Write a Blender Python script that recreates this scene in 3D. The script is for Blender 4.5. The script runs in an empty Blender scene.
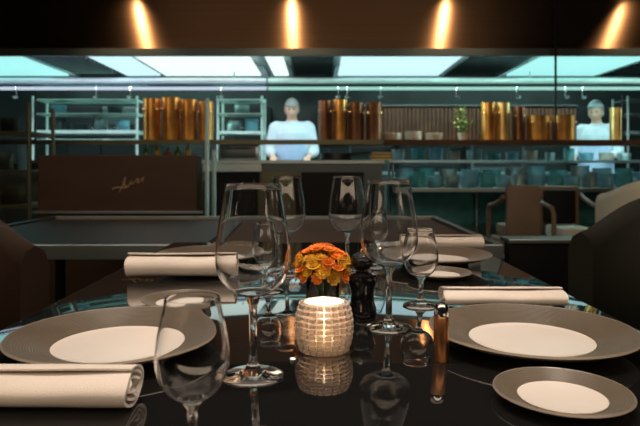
import bpy, bmesh, math, random
from mathutils import Vector, Matrix, noise
PI = math.pi
S = bpy.context.scene
COL = S.collection
random.seed(7)
CZ = 0.98                      # eye height; the dining table top is at 0.75

# ------------------------------------------------------------------ camera, world, exposure
cd = bpy.data.cameras.new('camera'); cam = bpy.data.objects.new('camera', cd); COL.objects.link(cam)
cam.location = (0, 0, CZ); cam.rotation_euler = (PI/2, 0, 0)
cd.sensor_width = 36; cd.lens = 600/640*36; cd.shift_y = -45/640
cd.clip_start = 0.02; cd.clip_end = 60
cd.dof.use_dof = True; cd.dof.focus_distance = 0.85; cd.dof.aperture_fstop = 9
S.camera = cam
w = bpy.data.worlds.new('world'); S.world = w; w.use_nodes = True
w.node_tree.nodes['Background'].inputs[0].default_value = (0.02, 0.02, 0.022, 1)
w.node_tree.nodes['Background'].inputs[1].default_value = 0.3
S.view_settings.view_transform = 'Standard'
try: S.view_settings.look = 'None'
except Exception: pass
S.view_settings.gamma = 1; S.view_settings.exposure = 0.0; S.view_settings.use_curve_mapping = False
S.cycles.use_denoising = True
S.cycles.max_bounces = 14; S.cycles.transmission_bounces = 12; S.cycles.glossy_bounces = 5
S.cycles.diffuse_bounces = 3; S.cycles.transparent_max_bounces = 12
S.cycles.sample_clamp_indirect = 4; S.cycles.caustics_reflective = True; S.cycles.caustics_refractive = True
S.cycles.blur_glossy = 0.3

HOOD_COL = (0.50, 0.95, 1.0); HOOD_POWER = 1.05
SPOT_COL = (1.0, 0.72, 0.42)

def spot(name, loc, target, power, angle, col, blend=0.6, radius=0.03):
    d = bpy.data.lights.new(name, 'SPOT'); d.energy = power; d.spot_size = math.radians(angle)
    d.spot_blend = blend; d.color = col; d.shadow_soft_size = radius
    o = bpy.data.objects.new(name, d); COL.objects.link(o); o.location = loc
    v = Vector(target) - Vector(loc); o.rotation_euler = v.to_track_quat('-Z', 'Y').to_euler(); return o
def area(name, loc, target, power, sx, sy, col):
    d = bpy.data.lights.new(name, 'AREA'); d.shape = 'RECTANGLE'; d.size = sx; d.size_y = sy; d.energy = power; d.color = col
    o = bpy.data.objects.new(name, d); COL.objects.link(o); o.location = loc
    v = Vector(target) - Vector(loc); o.rotation_euler = v.to_track_quat('-Z', 'Y').to_euler(); return o
# warm downlights over the dining table (fixtures are built further down)
TABLE_SPOTS = [(-0.35, 0.75, 82), (0.40, 0.70, 76), (-0.35, 1.55, 34), (0.38, 1.6, 34)]
for x, y, p in TABLE_SPOTS:
    spot('table_spot', (x, y, 2.785), (x*0.9, y, 0.75), p, 46, (1.0, 0.87, 0.75), 0.8, 0.05)
# spotlights close in front of the copper hood
HOOD_SPOTS = [-1.87, -0.29, 1.29, 3.10]
for x in HOOD_SPOTS:
    spot('hood_spot', (x, 5.47, 2.785), (x, 5.80, 2.08), 85, 84, SPOT_COL, 1.0, 0.012)

# added fill lights without fixtures: warm for the dining room, cool for the kitchen
area('dining_fill', (0, 1.2, 2.95), (0, 1.2, 0), 26, 6, 3.5, (1.0, 0.80, 0.62))  # added warm ambient fill, no lamp hangs here
area('reflection_fill', (0, -1.3, 2.2), (0, 5, 1.2), 45, 7, .8, (1.0, 0.78, 0.55))  # added behind the camera so the metal has something bright to reflect
for x in (-2.6, 2.6):
    area('kitchen_fill', (x, 8.3, 2.95), (x, 8.0, 0), 120, 3.6, .8, (0.62, 0.98, 0.92))  # added fill to brighten the kitchen, out of view behind the hood
area('hood_lip_fill', (-2.4, 5.90, 2.13), (-2.4, 7.2, 1.0), 78, 4.4, .04, (0.75, 0.90, 1.0))  # added fill hidden behind the hood lip, tilted at shelf fronts and cook
area('hood_lip_fill', (2.4, 5.90, 2.13), (2.4, 7.2, 1.0), 95, 4.4, .04, (0.62, 0.98, 0.95))  # same added fill for the right half
area('hood_lip_fill', (2.4, 5.88, 2.13), (2.4, 5.55, 0), 40, 4.4, .04, (0.55, 0.95, 1.0))  # added fill aimed down to brighten the prep counter
# ------------------------------------------------------------------ materials
MATS = {}
def mat(name, col, rough=0.5, metal=0.0, **k):
    m = bpy.data.materials.new(name); m.use_nodes = True; nt = m.node_tree
    b = nt.nodes['Principled BSDF']; I = b.inputs
    I['Base Color'].default_value = (*col, 1); I['Roughness'].default_value = rough; I['Metallic'].default_value = metal
    for key, v in k.items():
        if key == 'bump' or key == 'vary' or key == 'wave' or key == 'brush': continue
        I[key].default_value = v
    tc = None
    def coords(scale):
        t = nt.nodes.new('ShaderNodeTexCoord'); mp = nt.nodes.new('ShaderNodeMapping')
        mp.inputs['Scale'].default_value = scale if hasattr(scale, '__len__') else (scale,)*3
        nt.links.new(t.outputs['Object'], mp.inputs[0]); return mp
    if 'vary' in k:
        sc, amt = k['vary']; mp = coords(sc)
        n = nt.nodes.new('ShaderNodeTexNoise'); n.inputs['Scale'].default_value = 1; n.inputs['Detail'].default_value = 4
        nt.links.new(mp.outputs[0], n.inputs['Vector'])
        r = nt.nodes.new('ShaderNodeValToRGB'); r.color_ramp.elements[0].position = .3; r.color_ramp.elements[1].position = .7
        r.color_ramp.elements[0].color = (*[c*(1-amt) for c in col], 1); r.color_ramp.elements[1].color = (*[min(1, c*(1+amt)) for c in col], 1)
        nt.links.new(n.outputs[0], r.inputs[0]); nt.links.new(r.outputs[0], I['Base Color'])
    if 'bump' in k:
        sc, st = k['bump']; mp = coords(sc)
        n = nt.nodes.new('ShaderNodeTexNoise'); n.inputs['Scale'].default_value = 1; n.inputs['Detail'].default_value = 3
        nt.links.new(mp.outputs[0], n.inputs['Vector'])
        bp = nt.nodes.new('ShaderNodeBump'); bp.inputs['Strength'].default_value = st; bp.inputs['Distance'].default_value = 0.002
        nt.links.new(n.outputs[0], bp.inputs['Height']); nt.links.new(bp.outputs[0], I['Normal'])
    if 'wave' in k:      # ribs running in rings
        sc, st = k['wave']; mp = coords(1.0)
        n = nt.nodes.new('ShaderNodeTexWave'); n.wave_type = 'RINGS'; n.rings_direction = 'Z'; n.inputs['Scale'].default_value = sc
        nt.links.new(mp.outputs[0], n.inputs['Vector'])
        bp = nt.nodes.new('ShaderNodeBump'); bp.inputs['Strength'].default_value = st; bp.inputs['Distance'].default_value = 0.001
        nt.links.new(n.outputs['Fac'], bp.inputs['Height']); nt.links.new(bp.outputs[0], I['Normal'])
    MATS[name] = m; return m
def emis(name, col, s):
    m = bpy.data.materials.new(name); m.use_nodes = True; nt = m.node_tree
    b = nt.nodes['Principled BSDF']; b.inputs['Base Color'].default_value = (0.02, 0.02, 0.02, 1)
    b.inputs['Emission Color'].default_value = (*col, 1); b.inputs['Emission Strength'].default_value = s; return m

m_black = mat('black_lacquer', (0.009, 0.009, 0.009), 0.03, 0, **{'IOR': 1.75, 'Coat Weight': 0.6, 'Coat Roughness': 0.02})
m_blackmat = mat('black_matte', (0.008, 0.008, 0.009), 0.6, bump=(60, .1), **{'Specular IOR Level': 0.25})
m_edge = mat('table_edge', (0.05, 0.045, 0.045), 0.2, 0.6)
m_rim = mat('taupe_glaze', (0.128, 0.100, 0.072), 0.33, 0, wave=(90, .35), vary=(25, .10))
m_rimedge = mat('rim_edge', (0.30, 0.24, 0.19), 0.3)
m_white = mat('white_glaze', (0.80, 0.72, 0.65), 0.25, vary=(9, .03))
m_linen = mat('linen', (0.78, 0.68, 0.60), 0.85, bump=(700, .25), vary=(12, .05), **{'Sheen Weight': 0.3})
m_glass = mat('clear_glass', (1, 1, 1), 0.0, 0, **{'Transmission Weight': 1.0, 'IOR': 1.47})
m_votive = mat('frosted_cut_glass', (0.85, 0.74, 0.64), 0.22, 0, **{'Transmission Weight': 0.55, 'IOR': 1.45})
m_wax = mat('wax', (0.9, 0.8, 0.65), 0.5, **{'Subsurface Weight': 0.3})
m_flame = emis('flame', (1.0, 0.68, 0.38), 40)
m_orange = mat('orange_petal', (1.0, 0.20, 0.008), 0.6, vary=(60, .35))
m_amber = mat('amber_petal', (0.80, 0.34, 0.012), 0.6, vary=(60, .5))
m_stem = mat('green_stem', (0.05, 0.12, 0.03), 0.5, vary=(50, .3))
m_leaf = mat('herb_leaf', (0.25, 0.33, 0.05), 0.5, vary=(20, .3))
m_mill = mat('black_gloss', (0.008, 0.008, 0.009), 0.12)
m_chrome = mat('chrome', (0.75, 0.75, 0.76), 0.12, 1, bump=(40, .02))
m_copperpol = mat('polished_copper', (0.55, 0.24, 0.10), 0.35, 1, vary=(30, .1))
m_steel = mat('brushed_steel', (0.40, 0.47, 0.47), 0.30, 0.9, bump=((4, 4, 200), .15), vary=(3, .1))
m_steelblue = mat('steel_blue', (0.22, 0.48, 0.60), 0.28, 0.35, vary=(3, .1))
m_steeldark = mat('dark_steel', (0.10, 0.12, 0.12), 0.38, 0.8, bump=((4, 4, 120), .15))
m_rail = mat('satin_rail', (0.66, 0.84, 0.78), 0.42, 0.35, vary=(3, .1)); m_railblue = mat('satin_rail_blue', (0.80, 0.86, 0.95), 0.42, 0.35, vary=(3, .1))
m_teal = mat('teal_enamel', (0.09, 0.34, 0.36), 0.25, 0.2, vary=(8, .2))
m_tile = mat('kitchen_tile', (0.013, 0.017, 0.016), 0.35, vary=(2, .4))
m_copperpot = mat('aged_copper', (0.78, 0.36, 0.09), 0.34, 0.5, vary=(6, .35), bump=(60, .1))
m_copperdark = mat('dark_copper', (0.24, 0.11, 0.06), 0.33, 0.5, vary=(6, .3))
m_brass = mat('brass', (0.85, 0.58, 0.22), 0.3, 0.5, vary=(6, .2))
m_brownpanel = mat('brown_panel', (0.058, 0.028, 0.014), 0.5, 0.2, vary=((3, 3, 12), .12))
m_brownwood = mat('brown_wood', (0.085, 0.042, 0.022), 0.6, 0, **{'Specular IOR Level': 0.2}, vary=((3, 40, 40), .3))
m_gold = mat('gold_mark', (0.55, 0.38, 0.25), 0.4, 0.5, vary=(30, .1))
m_leatherb = mat('brown_leather', (0.030, 0.013, 0.006), 0.6, bump=(120, .3), vary=(5, .2))
m_leatherg = mat('dark_olive_leather', (0.009, 0.0095, 0.004), 0.65, bump=(120, .3), vary=(5, .2))
m_cream = mat('cream_leather', (0.78, 0.76, 0.62), 0.45, bump=(100, .2), vary=(5, .1))
m_taupe = mat('taupe_leather', (0.24, 0.16, 0.11), 0.5, bump=(100, .2), vary=(5, .15))
m_floor = mat('dark_floor', (0.008, 0.008, 0.008), 0.4, vary=(2, .4), bump=(20, .1))
m_wall = mat('dark_wall', (0.035, 0.028, 0.024), 0.7, vary=(1.5, .2), bump=(30, .2))
m_ceil = mat('ceiling_paint', (0.05, 0.05, 0.05), 0.8, vary=(1, .1))
m_plate = mat('stoneware', (0.55, 0.47, 0.38), 0.35, vary=(10, .2))
m_skin = mat('skin', (0.50, 0.30, 0.21), 0.5, **{'Subsurface Weight': 0.1}, vary=(20, .08))
m_jacket = mat('white_jacket', (0.40, 0.46, 0.50), 0.8, bump=(50, .4), vary=(8, .06))
m_apron = mat('blue_apron', (0.28, 0.37, 0.50), 0.8, bump=(60, .4), vary=(8, .08))
m_trouser = mat('trousers', (0.06, 0.065, 0.05), 0.85, bump=(60, .4))
m_hair = mat('grey_hair', (0.22, 0.22, 0.21), 0.7, bump=(150, .6))
m_cap = mat('cap', (0.25, 0.35, 0.35), 0.8, bump=(60, .2))
m_shoe = mat('shoe', (0.01, 0.01, 0.01), 0.4, bump=(60, .1))
m_eye = mat('eye', (0.02, 0.015, 0.01), 0.2, vary=(30, .1))
m_panel_l = emis('hood_light_blue', (0.62, 0.93, 1.0), HOOD_POWER)
m_panel_w = emis('hood_light_white', (0.80, 1.0, 0.92), HOOD_POWER*1.1)
m_panel_t = emis('hood_light_teal', (0.42, 0.98, 0.95), HOOD_POWER*0.9)
m_railglowb = emis('rail_glow_blue', (0.70, 0.82, 1.0), .75); m_railglowt = emis('rail_glow_teal', (0.42, 0.85, 0.72), .75)  # emission stands in for bright light on the steel utensil rail
m_spotlamp = emis('spot_lens', (1.0, 0.80, 0.55), 40)

# brushed copper of the hood: the brushing runs sideways, so lights smear into upright streaks
m_hood = bpy.data.materials.new('brushed_brown_copper'); m_hood.use_nodes = True
nt = m_hood.node_tree; b = nt.nodes['Principled BSDF']
b.inputs['Metallic'].default_value = 1; b.inputs['Roughness'].default_value = 0.42; b.inputs['Anisotropic'].default_value = 1.0
tg = nt.nodes.new('ShaderNodeCombineXYZ'); tg.inputs[2].default_value = 1.0
nt.links.new(tg.outputs[0], b.inputs['Tangent'])
tc = nt.nodes.new('ShaderNodeTexCoord'); mp = nt.nodes.new('ShaderNodeMapping'); mp.inputs['Scale'].default_value = (0.6, 1, 60)
nz = nt.nodes.new('ShaderNodeTexNoise'); nz.inputs['Scale'].default_value = 1; nz.inputs['Detail'].default_value = 3
rp = nt.nodes.new('ShaderNodeValToRGB'); rp.color_ramp.elements[0].color = (0.24, 0.125, 0.07, 1); rp.color_ramp.elements[1].color = (0.32, 0.19, 0.11, 1)
nt.links.new(tc.outputs['Object'], mp.inputs[0]); nt.links.new(mp.outputs[0], nz.inputs['Vector'])
nt.links.new(nz.outputs[0], rp.inputs[0]); nt.links.new(rp.outputs[0], b.inputs['Base Color'])

for m_, an in ((m_copperpot, .95), (m_copperdark, .95), (m_brass, .95)):     # spun pots: lights smear into upright streaks
    nt = m_.node_tree; b = nt.nodes['Principled BSDF']; b.inputs['Anisotropic'].default_value = an; b.inputs['Roughness'].default_value = .45
    b.inputs['Metallic'].default_value = .8
    c = nt.nodes.new('ShaderNodeCombineXYZ'); c.inputs[2].default_value = 1.0; nt.links.new(c.outputs[0], b.inputs['Tangent'])
    for l in list(b.inputs['Normal'].links): nt.links.remove(l)
m_olive = mat('olive_steel', (0.13, 0.125, 0.075), 0.4, 0.6, vary=(4, .2))
m_screen = mat('screen_copper', (0.075, 0.036, 0.020), 0.5, 0.4, vary=(6, .3))
m_grey = mat('grey_laminate', (0.022, 0.023, 0.024), 0.5, 0, **{'Specular IOR Level': 0.35}, vary=(4, .15))

# ------------------------------------------------------------------ mesh helpers
def at(px, py, D):
    "point that the photograph shows at (px, py), standing D metres away"
    return Vector(((px-320)*D/600, D, CZ-(py-168)*D/600))
def box(bm, x0, x1, y0, y1, z0, z1, bev=0.0):
    r = bmesh.ops.create_cube(bm, size=1.0)['verts']
    for v in r:
        v.co = Vector(((x0+x1)/2+v.co.x*(x1-x0), (y0+y1)/2+v.co.y*(y1-y0), (z0+z1)/2+v.co.z*(z1-z0)))
    if bev > 0:
        es = list({e for v in r for e in v.link_edges})
        bmesh.ops.bevel(bm, geom=es, offset=bev, segments=2, affect='EDGES', profile=0.6)
    return bm
def lathe(bm, prof, seg=48, cx=0, cy=0, cz=0, close=False):
    rings = []
    for r, z in prof:
        if r < 1e-6: rings.append([bm.verts.new((cx, cy, cz+z))])
        else: rings.append([bm.verts.new((cx+r*math.cos(2*PI*i/seg), cy+r*math.sin(2*PI*i/seg), cz+z)) for i in range(seg)])
    prs = list(zip(rings[:-1], rings[1:]))
    if close: prs.append((rings[-1], rings[0]))
    for a, b in prs:
        for i in range(seg):
            j = (i+1) % seg
            if len(a) == 1 and len(b) == 1: continue
            if len(a) == 1: f = (a[0], b[j], b[i])
            elif len(b) == 1: f = (a[i], a[j], b[0])
            else: f = (a[i], a[j], b[j], b[i])
            try: bm.faces.new(f)
            except ValueError: pass
    return bm
def tube(bm, pts, rad, seg=10, cap=True):
    pts = [Vector(p) for p in pts]; n = len(pts)
    rr = rad if hasattr(rad, '__len__') else [rad]*n
    rings = []; up = Vector((0, 0, 1))
    t0 = (pts[1]-pts[0]).normalized()
    if abs(t0.dot(up)) > .95: up = Vector((1, 0, 0))
    u = t0.cross(up).normalized()
    for i, p in enumerate(pts):
        t = (pts[min(i+1, n-1)]-pts[max(i-1, 0)]).normalized()
        u = (u - t*u.dot(t)).normalized(); v = t.cross(u)
        rings.append([bm.verts.new(p+(u*math.cos(2*PI*k/seg)+v*math.sin(2*PI*k/seg))*rr[i]) for k in range(seg)])
    for a, b in zip(rings[:-1], rings[1:]):
        for k in range(seg): bm.faces.new((a[k], a[(k+1) % seg], b[(k+1) % seg], b[k]))
    if cap: bm.faces.new(rings[0][::-1]); bm.faces.new(rings[-1])
    return bm
def NB(): return bmesh.new()
def obj(name, bm, m, parent=None, loc=None, smooth=True, ang=40):
    bmesh.ops.recalc_face_normals(bm, faces=bm.faces)
    me = bpy.data.meshes.new(name); bm.to_mesh(me); bm.free()
    me.materials.append(m)
    if smooth:
        me.polygons.foreach_set('use_smooth', [True]*len(me.polygons)); me.set_sharp_from_angle(angle=math.radians(ang))
    o = bpy.data.objects.new(name, me); COL.objects.link(o)
    if parent: o.parent = parent
    if loc is not None: o.location = loc
    return o
def tag(o, label, cat, group=None):
    o['label'] = label; o['category'] = cat
    if group: o['group'] = group
    return o
def thing(name, label, cat, loc=(0, 0, 0), rz=0, group=None):
    o = bpy.data.objects.new(name, None); COL.objects.link(o); o.empty_display_size = .1
    o.location = loc; o.rotation_euler = (0, 0, rz); return tag(o, label, cat, group)
def struct(name, bm, m, smooth=False):
    o = obj(name, bm, m, smooth=smooth); o['kind'] = 'structure'; return o
def dup(root, loc, rz=None, label=None, group=None, scale=None):
    def cp(o, par):
        c = o.copy(); COL.objects.link(c); c.parent = par
        for ch in list(o.children): cp(ch, c)
        return c
    r = cp(root, None); r.location = loc
    if rz is not None: r.rotation_euler = (0, 0, rz)
    if label: r['label'] = label
    if group: r['group'] = group
    if scale: r.scale = scale
    return r

# ------------------------------------------------------------------ setting
struct('floor', box(NB(), -5.5, 5.5, -1.5, 9.6, -0.1, 0), m_floor)
struct('ceiling', box(NB(), -5.5, 5.5, -1.5, 9.6, 3.0, 3.1), m_ceil)
struct('wall_left', box(NB(), -5.6, -5.5, -1.5, 9.6, 0, 3.0), m_wall)
struct('wall_right', box(NB(), 5.5, 5.6, -1.5, 9.6, 0, 3.0), m_wall)
struct('wall_front', box(NB(), -5.5, 5.5, -1.6, -1.5, 0, 3.0), m_wall)
bm = NB(); box(bm, -5.5, 5.5, 9.5, 9.6, 0, 3.0)
struct('wall_back', bm, m_tile)

# ------------------------------------------------------------------ the hood
hood = thing('range_hood', 'long brown copper range hood with bright streaks of light hanging over the kitchen', 'range hood', (0, 0, 2.10))
HY0, HY1, HZ = 5.80, 7.45, 2.10
bm = NB(); box(bm, -5.2, 5.2, HY0, HY0+.03, 0.035, .899); obj('front_panel', bm, m_hood, hood, smooth=False)
bm = NB(); box(bm, -5.2, 5.2, HY0-.012, HY0+.04, -0.035, .034); obj('bottom_lip', bm, m_steeldark, hood, smooth=False, )
bm = NB(); box(bm, -5.2, 5.2, HY0+.04, HY1, .14, .16); obj('inner_lining', bm, m_steel, hood, smooth=False)
bm = NB(); box(bm, -5.2, 5.2, HY1, HY1+.03, -.03, .899); obj('back_panel', bm, m_steeldark, hood, smooth=False)
for x in (-3.0, -0.62, -0.32, 0.16, 1.52, 2.2, 3.45):
    bm = NB(); box(bm, x-.015, x+.015, HY0+.04, HY1, .02, .14); obj('divider', bm, m_steel, hood, smooth=False)
for x0, x1, m in ((-4.9, -3.07, m_panel_t), (-2.35, -1.95, m_panel_l), (-1.88, -.72, m_panel_w), (-.56, -.38, m_panel_w), (.22, 1.44, m_panel_l), (2.28, 3.35, m_panel_t)):
    bm = NB(); box(bm, x0, x1, HY0+.16, HY1-.12, .005, .03, .003); fr = obj('light_panel', bm, m, hood, smooth=False)
for x0, x1 in ((-3.0, -2.42), (-.32, .16), (1.52, 2.2), (3.5, 4.6)):
    bm = NB()
    for k in range(12):
        y = HY0+.12+k*.115; box(bm, x0+.03, x1-.03, y, y+.05, .02, .06)
    obj('grease_filter', bm, m_steeldark, hood, smooth=False)

# ceiling spotlights (fixtures)
def fixture(x, y, z, tilt, label, first=[None]):
    r = 0.032
    if first[0] is None:
        t = thing('ceiling_spotlight', label, 'spotlight', (x, y, z), 0, 'ceiling spotlights')
        obj('lamp_housing', lathe(NB(), [(0, .11), (r*1.1, .11), (r*1.25, .09), (r*1.25, 0.0), (r*1.05, 0.0), (r*1.0, .02), (0, .02)], 24), m_blackmat, t)
        obj('lens', lathe(NB(), [(0, .012), (r*.8, .012), (r*.8, .018), (0, .018)], 24), m_spotlamp, t)
        obj('ceiling_stem', tube(NB(), [(0, 0, .108), (0, 0, .2)], .007), m_blackmat, t)
        first[0] = t
    else: t = dup(first[0], (x, y, z), 0, label, 'ceiling spotlights')
    t.children[-1].scale
    for c in t.children:
        if c.name.startswith('ceiling_stem'): c.scale = (1, 1, 1)
    return t
spotnames = ['second spotlight from the left', 'spotlight', '', '']
for i, x in enumerate(HOOD_SPOTS):
    fixture(x, 5.47, 2.80, 0, 'black ceiling spotlight in front of the copper hood, %s from the left' % ('first', 'second', 'third', 'fourth')[i])
for i, (x, y, p) in enumerate(TABLE_SPOTS):
    fixture(x, y, 2.80+.0, 0, 'black ceiling spotlight above the dining table, over the %s place' % ('near left', 'near right', 'far left', 'far right')[i])

# ------------------------------------------------------------------ dining table
table = thing('dining_table', 'glossy black dining table laid for four', 'table', (0, 0, 0))
bm = NB(); box(bm, -.455, .455, .22, 1.86, .715, .75, .004); obj('tabletop', bm, m_black, table, ang=30)
bm = NB(); box(bm, -.34, .34, .34, 1.74, .66, .7148); obj('apron_frame', bm, m_blackmat, table, smooth=False)
for x in (-.33, .33):
    for y in (.36, 1.70):
        obj('leg', lathe(NB(), [(0, 0), (.022, 0), (.03, .66), (0, .66)], 20, x, y), m_blackmat, table)
TZ = .7502

# charger plates
RC = .1425
def make_charger(label):
    t = thing('charger_plate', label, 'plate', (0, 0, TZ), 0, 'wide taupe charger plates')
    prof = [(.080, 0), (.084, .0), (.090, .004), (.118, .010), (RC-.001, .019), (RC, .0205), (RC-.0015, .0225), (.118, .0145), (.091, .0072), (.086, .0062), (.0835, .0035), (.080, .003)]
    obj('rim', lathe(NB(), prof, 96, close=True), m_rim, t, ang=60)
    obj('edge_line', lathe(NB(), [(RC+.0003, .0205), (RC-.0015, .0229), (RC-.0022, .0222), (RC-.001, .0202)], 96, close=True), m_rimedge, t)
    obj('well', lathe(NB(), [(0, .001), (.0798, .001), (.0834, .0036), (.0855, .0064), (.0855, .0070), (.082, .0062), (.070, .0052), (0, .0045)], 96), m_white, t, ang=60)
    return t
ch = make_charger('wide taupe plate with white centre beside the rolled napkin, near left place')
ch.location = (-.257, .766, TZ)
ch.scale = (.94, .94, 1)
dup(ch, (.276, .786, TZ), .5, 'wide taupe plate with white centre just behind the small plate, near right place', scale=(.92, .92, 1))
dup(ch, (.283, 1.47, TZ), 1.5, 'wide taupe plate with white centre at the far right place')
dup(ch, (-.268, 1.48, TZ), 2.5, 'wide taupe plate with white centre behind the far left napkin')
# bread plates
def make_bread(label):
    R = .0695
    t = thing('bread_plate', label, 'plate', (0, 0, TZ), 0, 'small taupe bread plates')
    prof = [(.041, 0), (.043, 0), (.047, .003), (R-.001, .0105), (R, .0115), (R-.001, .013), (.048, .0058), (.045, .005), (.0425, .0032), (.041, .003)]
    obj('rim', lathe(NB(), prof, 72, close=True), m_rim, t, ang=60)
    obj('edge_line', lathe(NB(), [(R+.0003, .0115), (R-.001, .0134), (R-.0017, .0129), (R-.0007, .0112)], 72, close=True), m_rimedge, t)
    obj('well', lathe(NB(), [(0, .001), (.0408, .001), (.0424, .0034), (.0445, .0054), (.0445, .0059), (.042, .005), (0, .004)], 72), m_white, t, ang=60)
    return t
br = make_bread('small taupe plate with white centre at the near right corner, nearest of the small plates')
br.location = (.2375, .589, TZ); br.scale = (.94, .94, 1)
dup(br, (-.232, 1.005, TZ), .7, 'small taupe plate with white centre behind the water goblet, beyond the near left plate')
dup(br, (.252, 1.262, TZ), 1.7, 'small taupe plate with white centre between the near right napkin and far right plate')
dup(br, (-.25, 1.70, TZ), 2.7, 'small taupe plate with white centre at the far left end of the table')
# rolled napkins
def napkin_mesh(L, rx, rz, turns=2.6, seed=0):
    bm = NB(); n = 90; nl = 26; th = .0030
    rows = []
    for j in range(nl+1):
        x = -L/2+L*j/nl; ring_o, ring_i = [], []
        for i in range(n+1):
            f = i/n; a = PI*1.35+2*PI*turns*f
            k = (.30+.70*f)
            sag = 1-.06*math.sin(PI*j/nl)
            nn = noise.noise(Vector((x*14+seed, a*.6, f*3)))*.0016
            ex = L*.012*math.sin(3*a+seed)*(1-f)*(1 if j > nl/2 else -1)*(abs(j-nl/2)/(nl/2))**6
            cz_ = rz + rz*k*math.sin(a)*sag
            cy_ = rx*k*math.cos(a)
            cz2 = max(cz_ + nn, .0006)
            ring_o.append((x+ex, cy_*(1+nn*8), cz2))
            k2 = k-.0032/((rx+rz)/2)
            ring_i.append((x+ex, rx*k2*math.cos(a), max(rz+rz*k2*math.sin(a)*sag+nn, .0012)))
        rows.append(([bm.verts.new(p) for p in ring_o], [bm.verts.new(p) for p in ring_i]))
    for (o0, i0), (o1, i1) in zip(rows[:-1], rows[1:]):
        for i in range(n):
            bm.faces.new((o0[i], o0[i+1], o1[i+1], o1[i])); bm.faces.new((i0[i+1], i0[i], i1[i], i1[i+1]))
        bm.faces.new((o0[0], o1[0], i1[0], i0[0])); bm.faces.new((o0[n], i0[n], i1[n], o1[n]))
    for (o0, i0), fl in ((rows[0], 0), (rows[-1], 1)):
        for i in range(n): bm.faces.new((o0[i], i0[i], i0[i+1], o0[i+1]))
    return bm
nap_lbl = 'rolled cream linen napkin '
nap = obj('napkin', napkin_mesh(.232, .036, .0215), m_linen, ang=60); tag(nap, nap_lbl+'lying in front of the near left plate', 'napkin', 'rolled linen napkins')
nap.location = (-.295, .577, TZ); nap.scale = (1, 1, .92)
for i, (x, y, lb) in enumerate(((.303, 1.0, 'behind the near right plate'), (-.290, 1.255, 'beyond the near left plate and its small plate'), (.345, 1.69, 'at the far right corner behind the far plate'))):
    n2 = dup(nap, (x, y, TZ), (0, .02, -.01)[i], nap_lbl+lb, 'rolled linen napkins', (.86 if i == 0 else .95, 1, (.74, 1.25, 1)[i]))

# wine glasses
def glass_mesh(rf, hs, rb, hb_max, rr, H, stem_r=.0042, t=.0011, seg=64):
    "foot radius, stem top, bowl radius, height of widest point, rim radius, total height: outer then inner profile"
    out = [(0, 0), (rf*.96, 0), (rf, .0012), (rf*.9, .0028), (rf*.5, .0050), (stem_r*2.2, .0085), (stem_r*1.15, .016), (stem_r, hs*.5), (stem_r*1.1, hs*.88), (stem_r*2.0, hs*.985)]
    bowl = []
    n = 14
    for i in range(1, n+1):
        a = (PI/2)*i/n; bowl.append((max(stem_r*2.0, rb*math.sin(a)**.92), hs+(hb_max-hs)*(1-math.cos(a))))
    for i in range(1, 11):
        f = i/10; bowl.append((rb+(rr-rb)*(f*f*(3-2*f))*(.55+.45*f), hb_max+(H-hb_max)*f))
    bowl = [p for k, p in enumerate(bowl) if k == 0 or p[0] > stem_r*2 or k > 4]
    out += bowl
    inn = [(max(r-t, 0.0008), z+.0002) for r, z in reversed(bowl[:-1])]
    top = [(rr-t*.3, H+.0006), (rr-t*.8, H+.0002)]
    inn = [(r, max(z, hs+.004)) for r, z in inn if r > .006]
    prof = out+top+inn+[(0, hs+.004)]
    return lathe(NB(), prof, seg)
wg_me = glass_mesh(.034, .088, .0415, .130, .031, .212)
wine = obj('wine_glass', wg_me, m_glass, ang=50)
wl = 'tall clear stemmed wine glass '
tag(wine, wl+'on a wide foot left of the glowing candle holder', 'wine glass', 'tall wine glasses'); wine.location = (-.074, .663, TZ)
for x, y, lb in ((.099, .862, 'right of the glowing candle holder, near the black pepper mill'),
                 (-.073, 1.30, 'behind the orange flowers, the left one of two'),
                 (.060, 1.32, 'behind the orange flowers, the right one of two')):
    dup(wine, (x, y, TZ), 0, wl+lb, 'tall wine glasses')
gob = obj('water_goblet', glass_mesh(.030, .047, .0290, .082, .0215, .128, .004), m_glass, ang=50)
tag(gob, 'small clear water goblet in front of the near left plate, nearest of the goblets', 'water goblet', 'small water goblets'); gob.location = (-.100, .47, TZ)
for x, y, lb in ((.168, 1.0, 'between the tall wine glass and the near right napkin'),
                 (-.098, 1.12, 'right of the far left napkin'),
                 (.135, 1.45, 'left of the far right plate')):
    dup(gob, (x, y, TZ), 0, 'small clear water goblet '+lb, 'small water goblets')

# candle holder: barrel of cut glass bricks around a tea light
ct = thing('candle_holder', 'round cut glass candle holder glowing from within, in the middle of the table', 'candle holder', (.005, .750, TZ))
bm = NB(); Rm, Hc, nseg, nr = .0365, .066, 22, 9
lathe(bm, [(0, .0), (.021, .0), (.024, .002), (.029, .010), (.0325, .02), (.034, .033), (.0325, .046), (.0285, .058), (.0265, .0635), (.0245, .0635), (.0265, .057), (.0300, .046), (.0315, .033), (.030, .02), (.0265, .010), (.021, .005), (0, .004)], 66)
obj('inner_cup', bm, m_votive, ct)
bm = NB()
for k in range(nr):
    z = .006+k*(Hc-.012)/(nr-1)*1.0
    r = math.sqrt(max(0, 1-((z-.033)/.052)**2))*.0352
    for i in range(nseg):
        a = 2*PI*(i+.0)/nseg
        M = Matrix.Translation((r*math.cos(a), r*math.sin(a), z)) @ Matrix.Rotation(a, 4, 'Z') @ Matrix.Diagonal((.0036, r*PI/nseg*1.62, .0050, 1))
        vs = bmesh.ops.create_cube(bm, size=1, matrix=M)['verts']
        bmesh.ops.bevel(bm, geom=list({e for v in vs for e in v.link_edges}), offset=.0008, segments=1, affect='EDGES')
obj('glass_bricks', bm, m_votive, ct, ang=30)
tl = obj('tea_light', lathe(NB(), [(0, .0045), (.017, .0045), (.017, .017), (.0155, .017), (.0155, .015), (0, .015)], 32), m_wax, ct)
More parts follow.
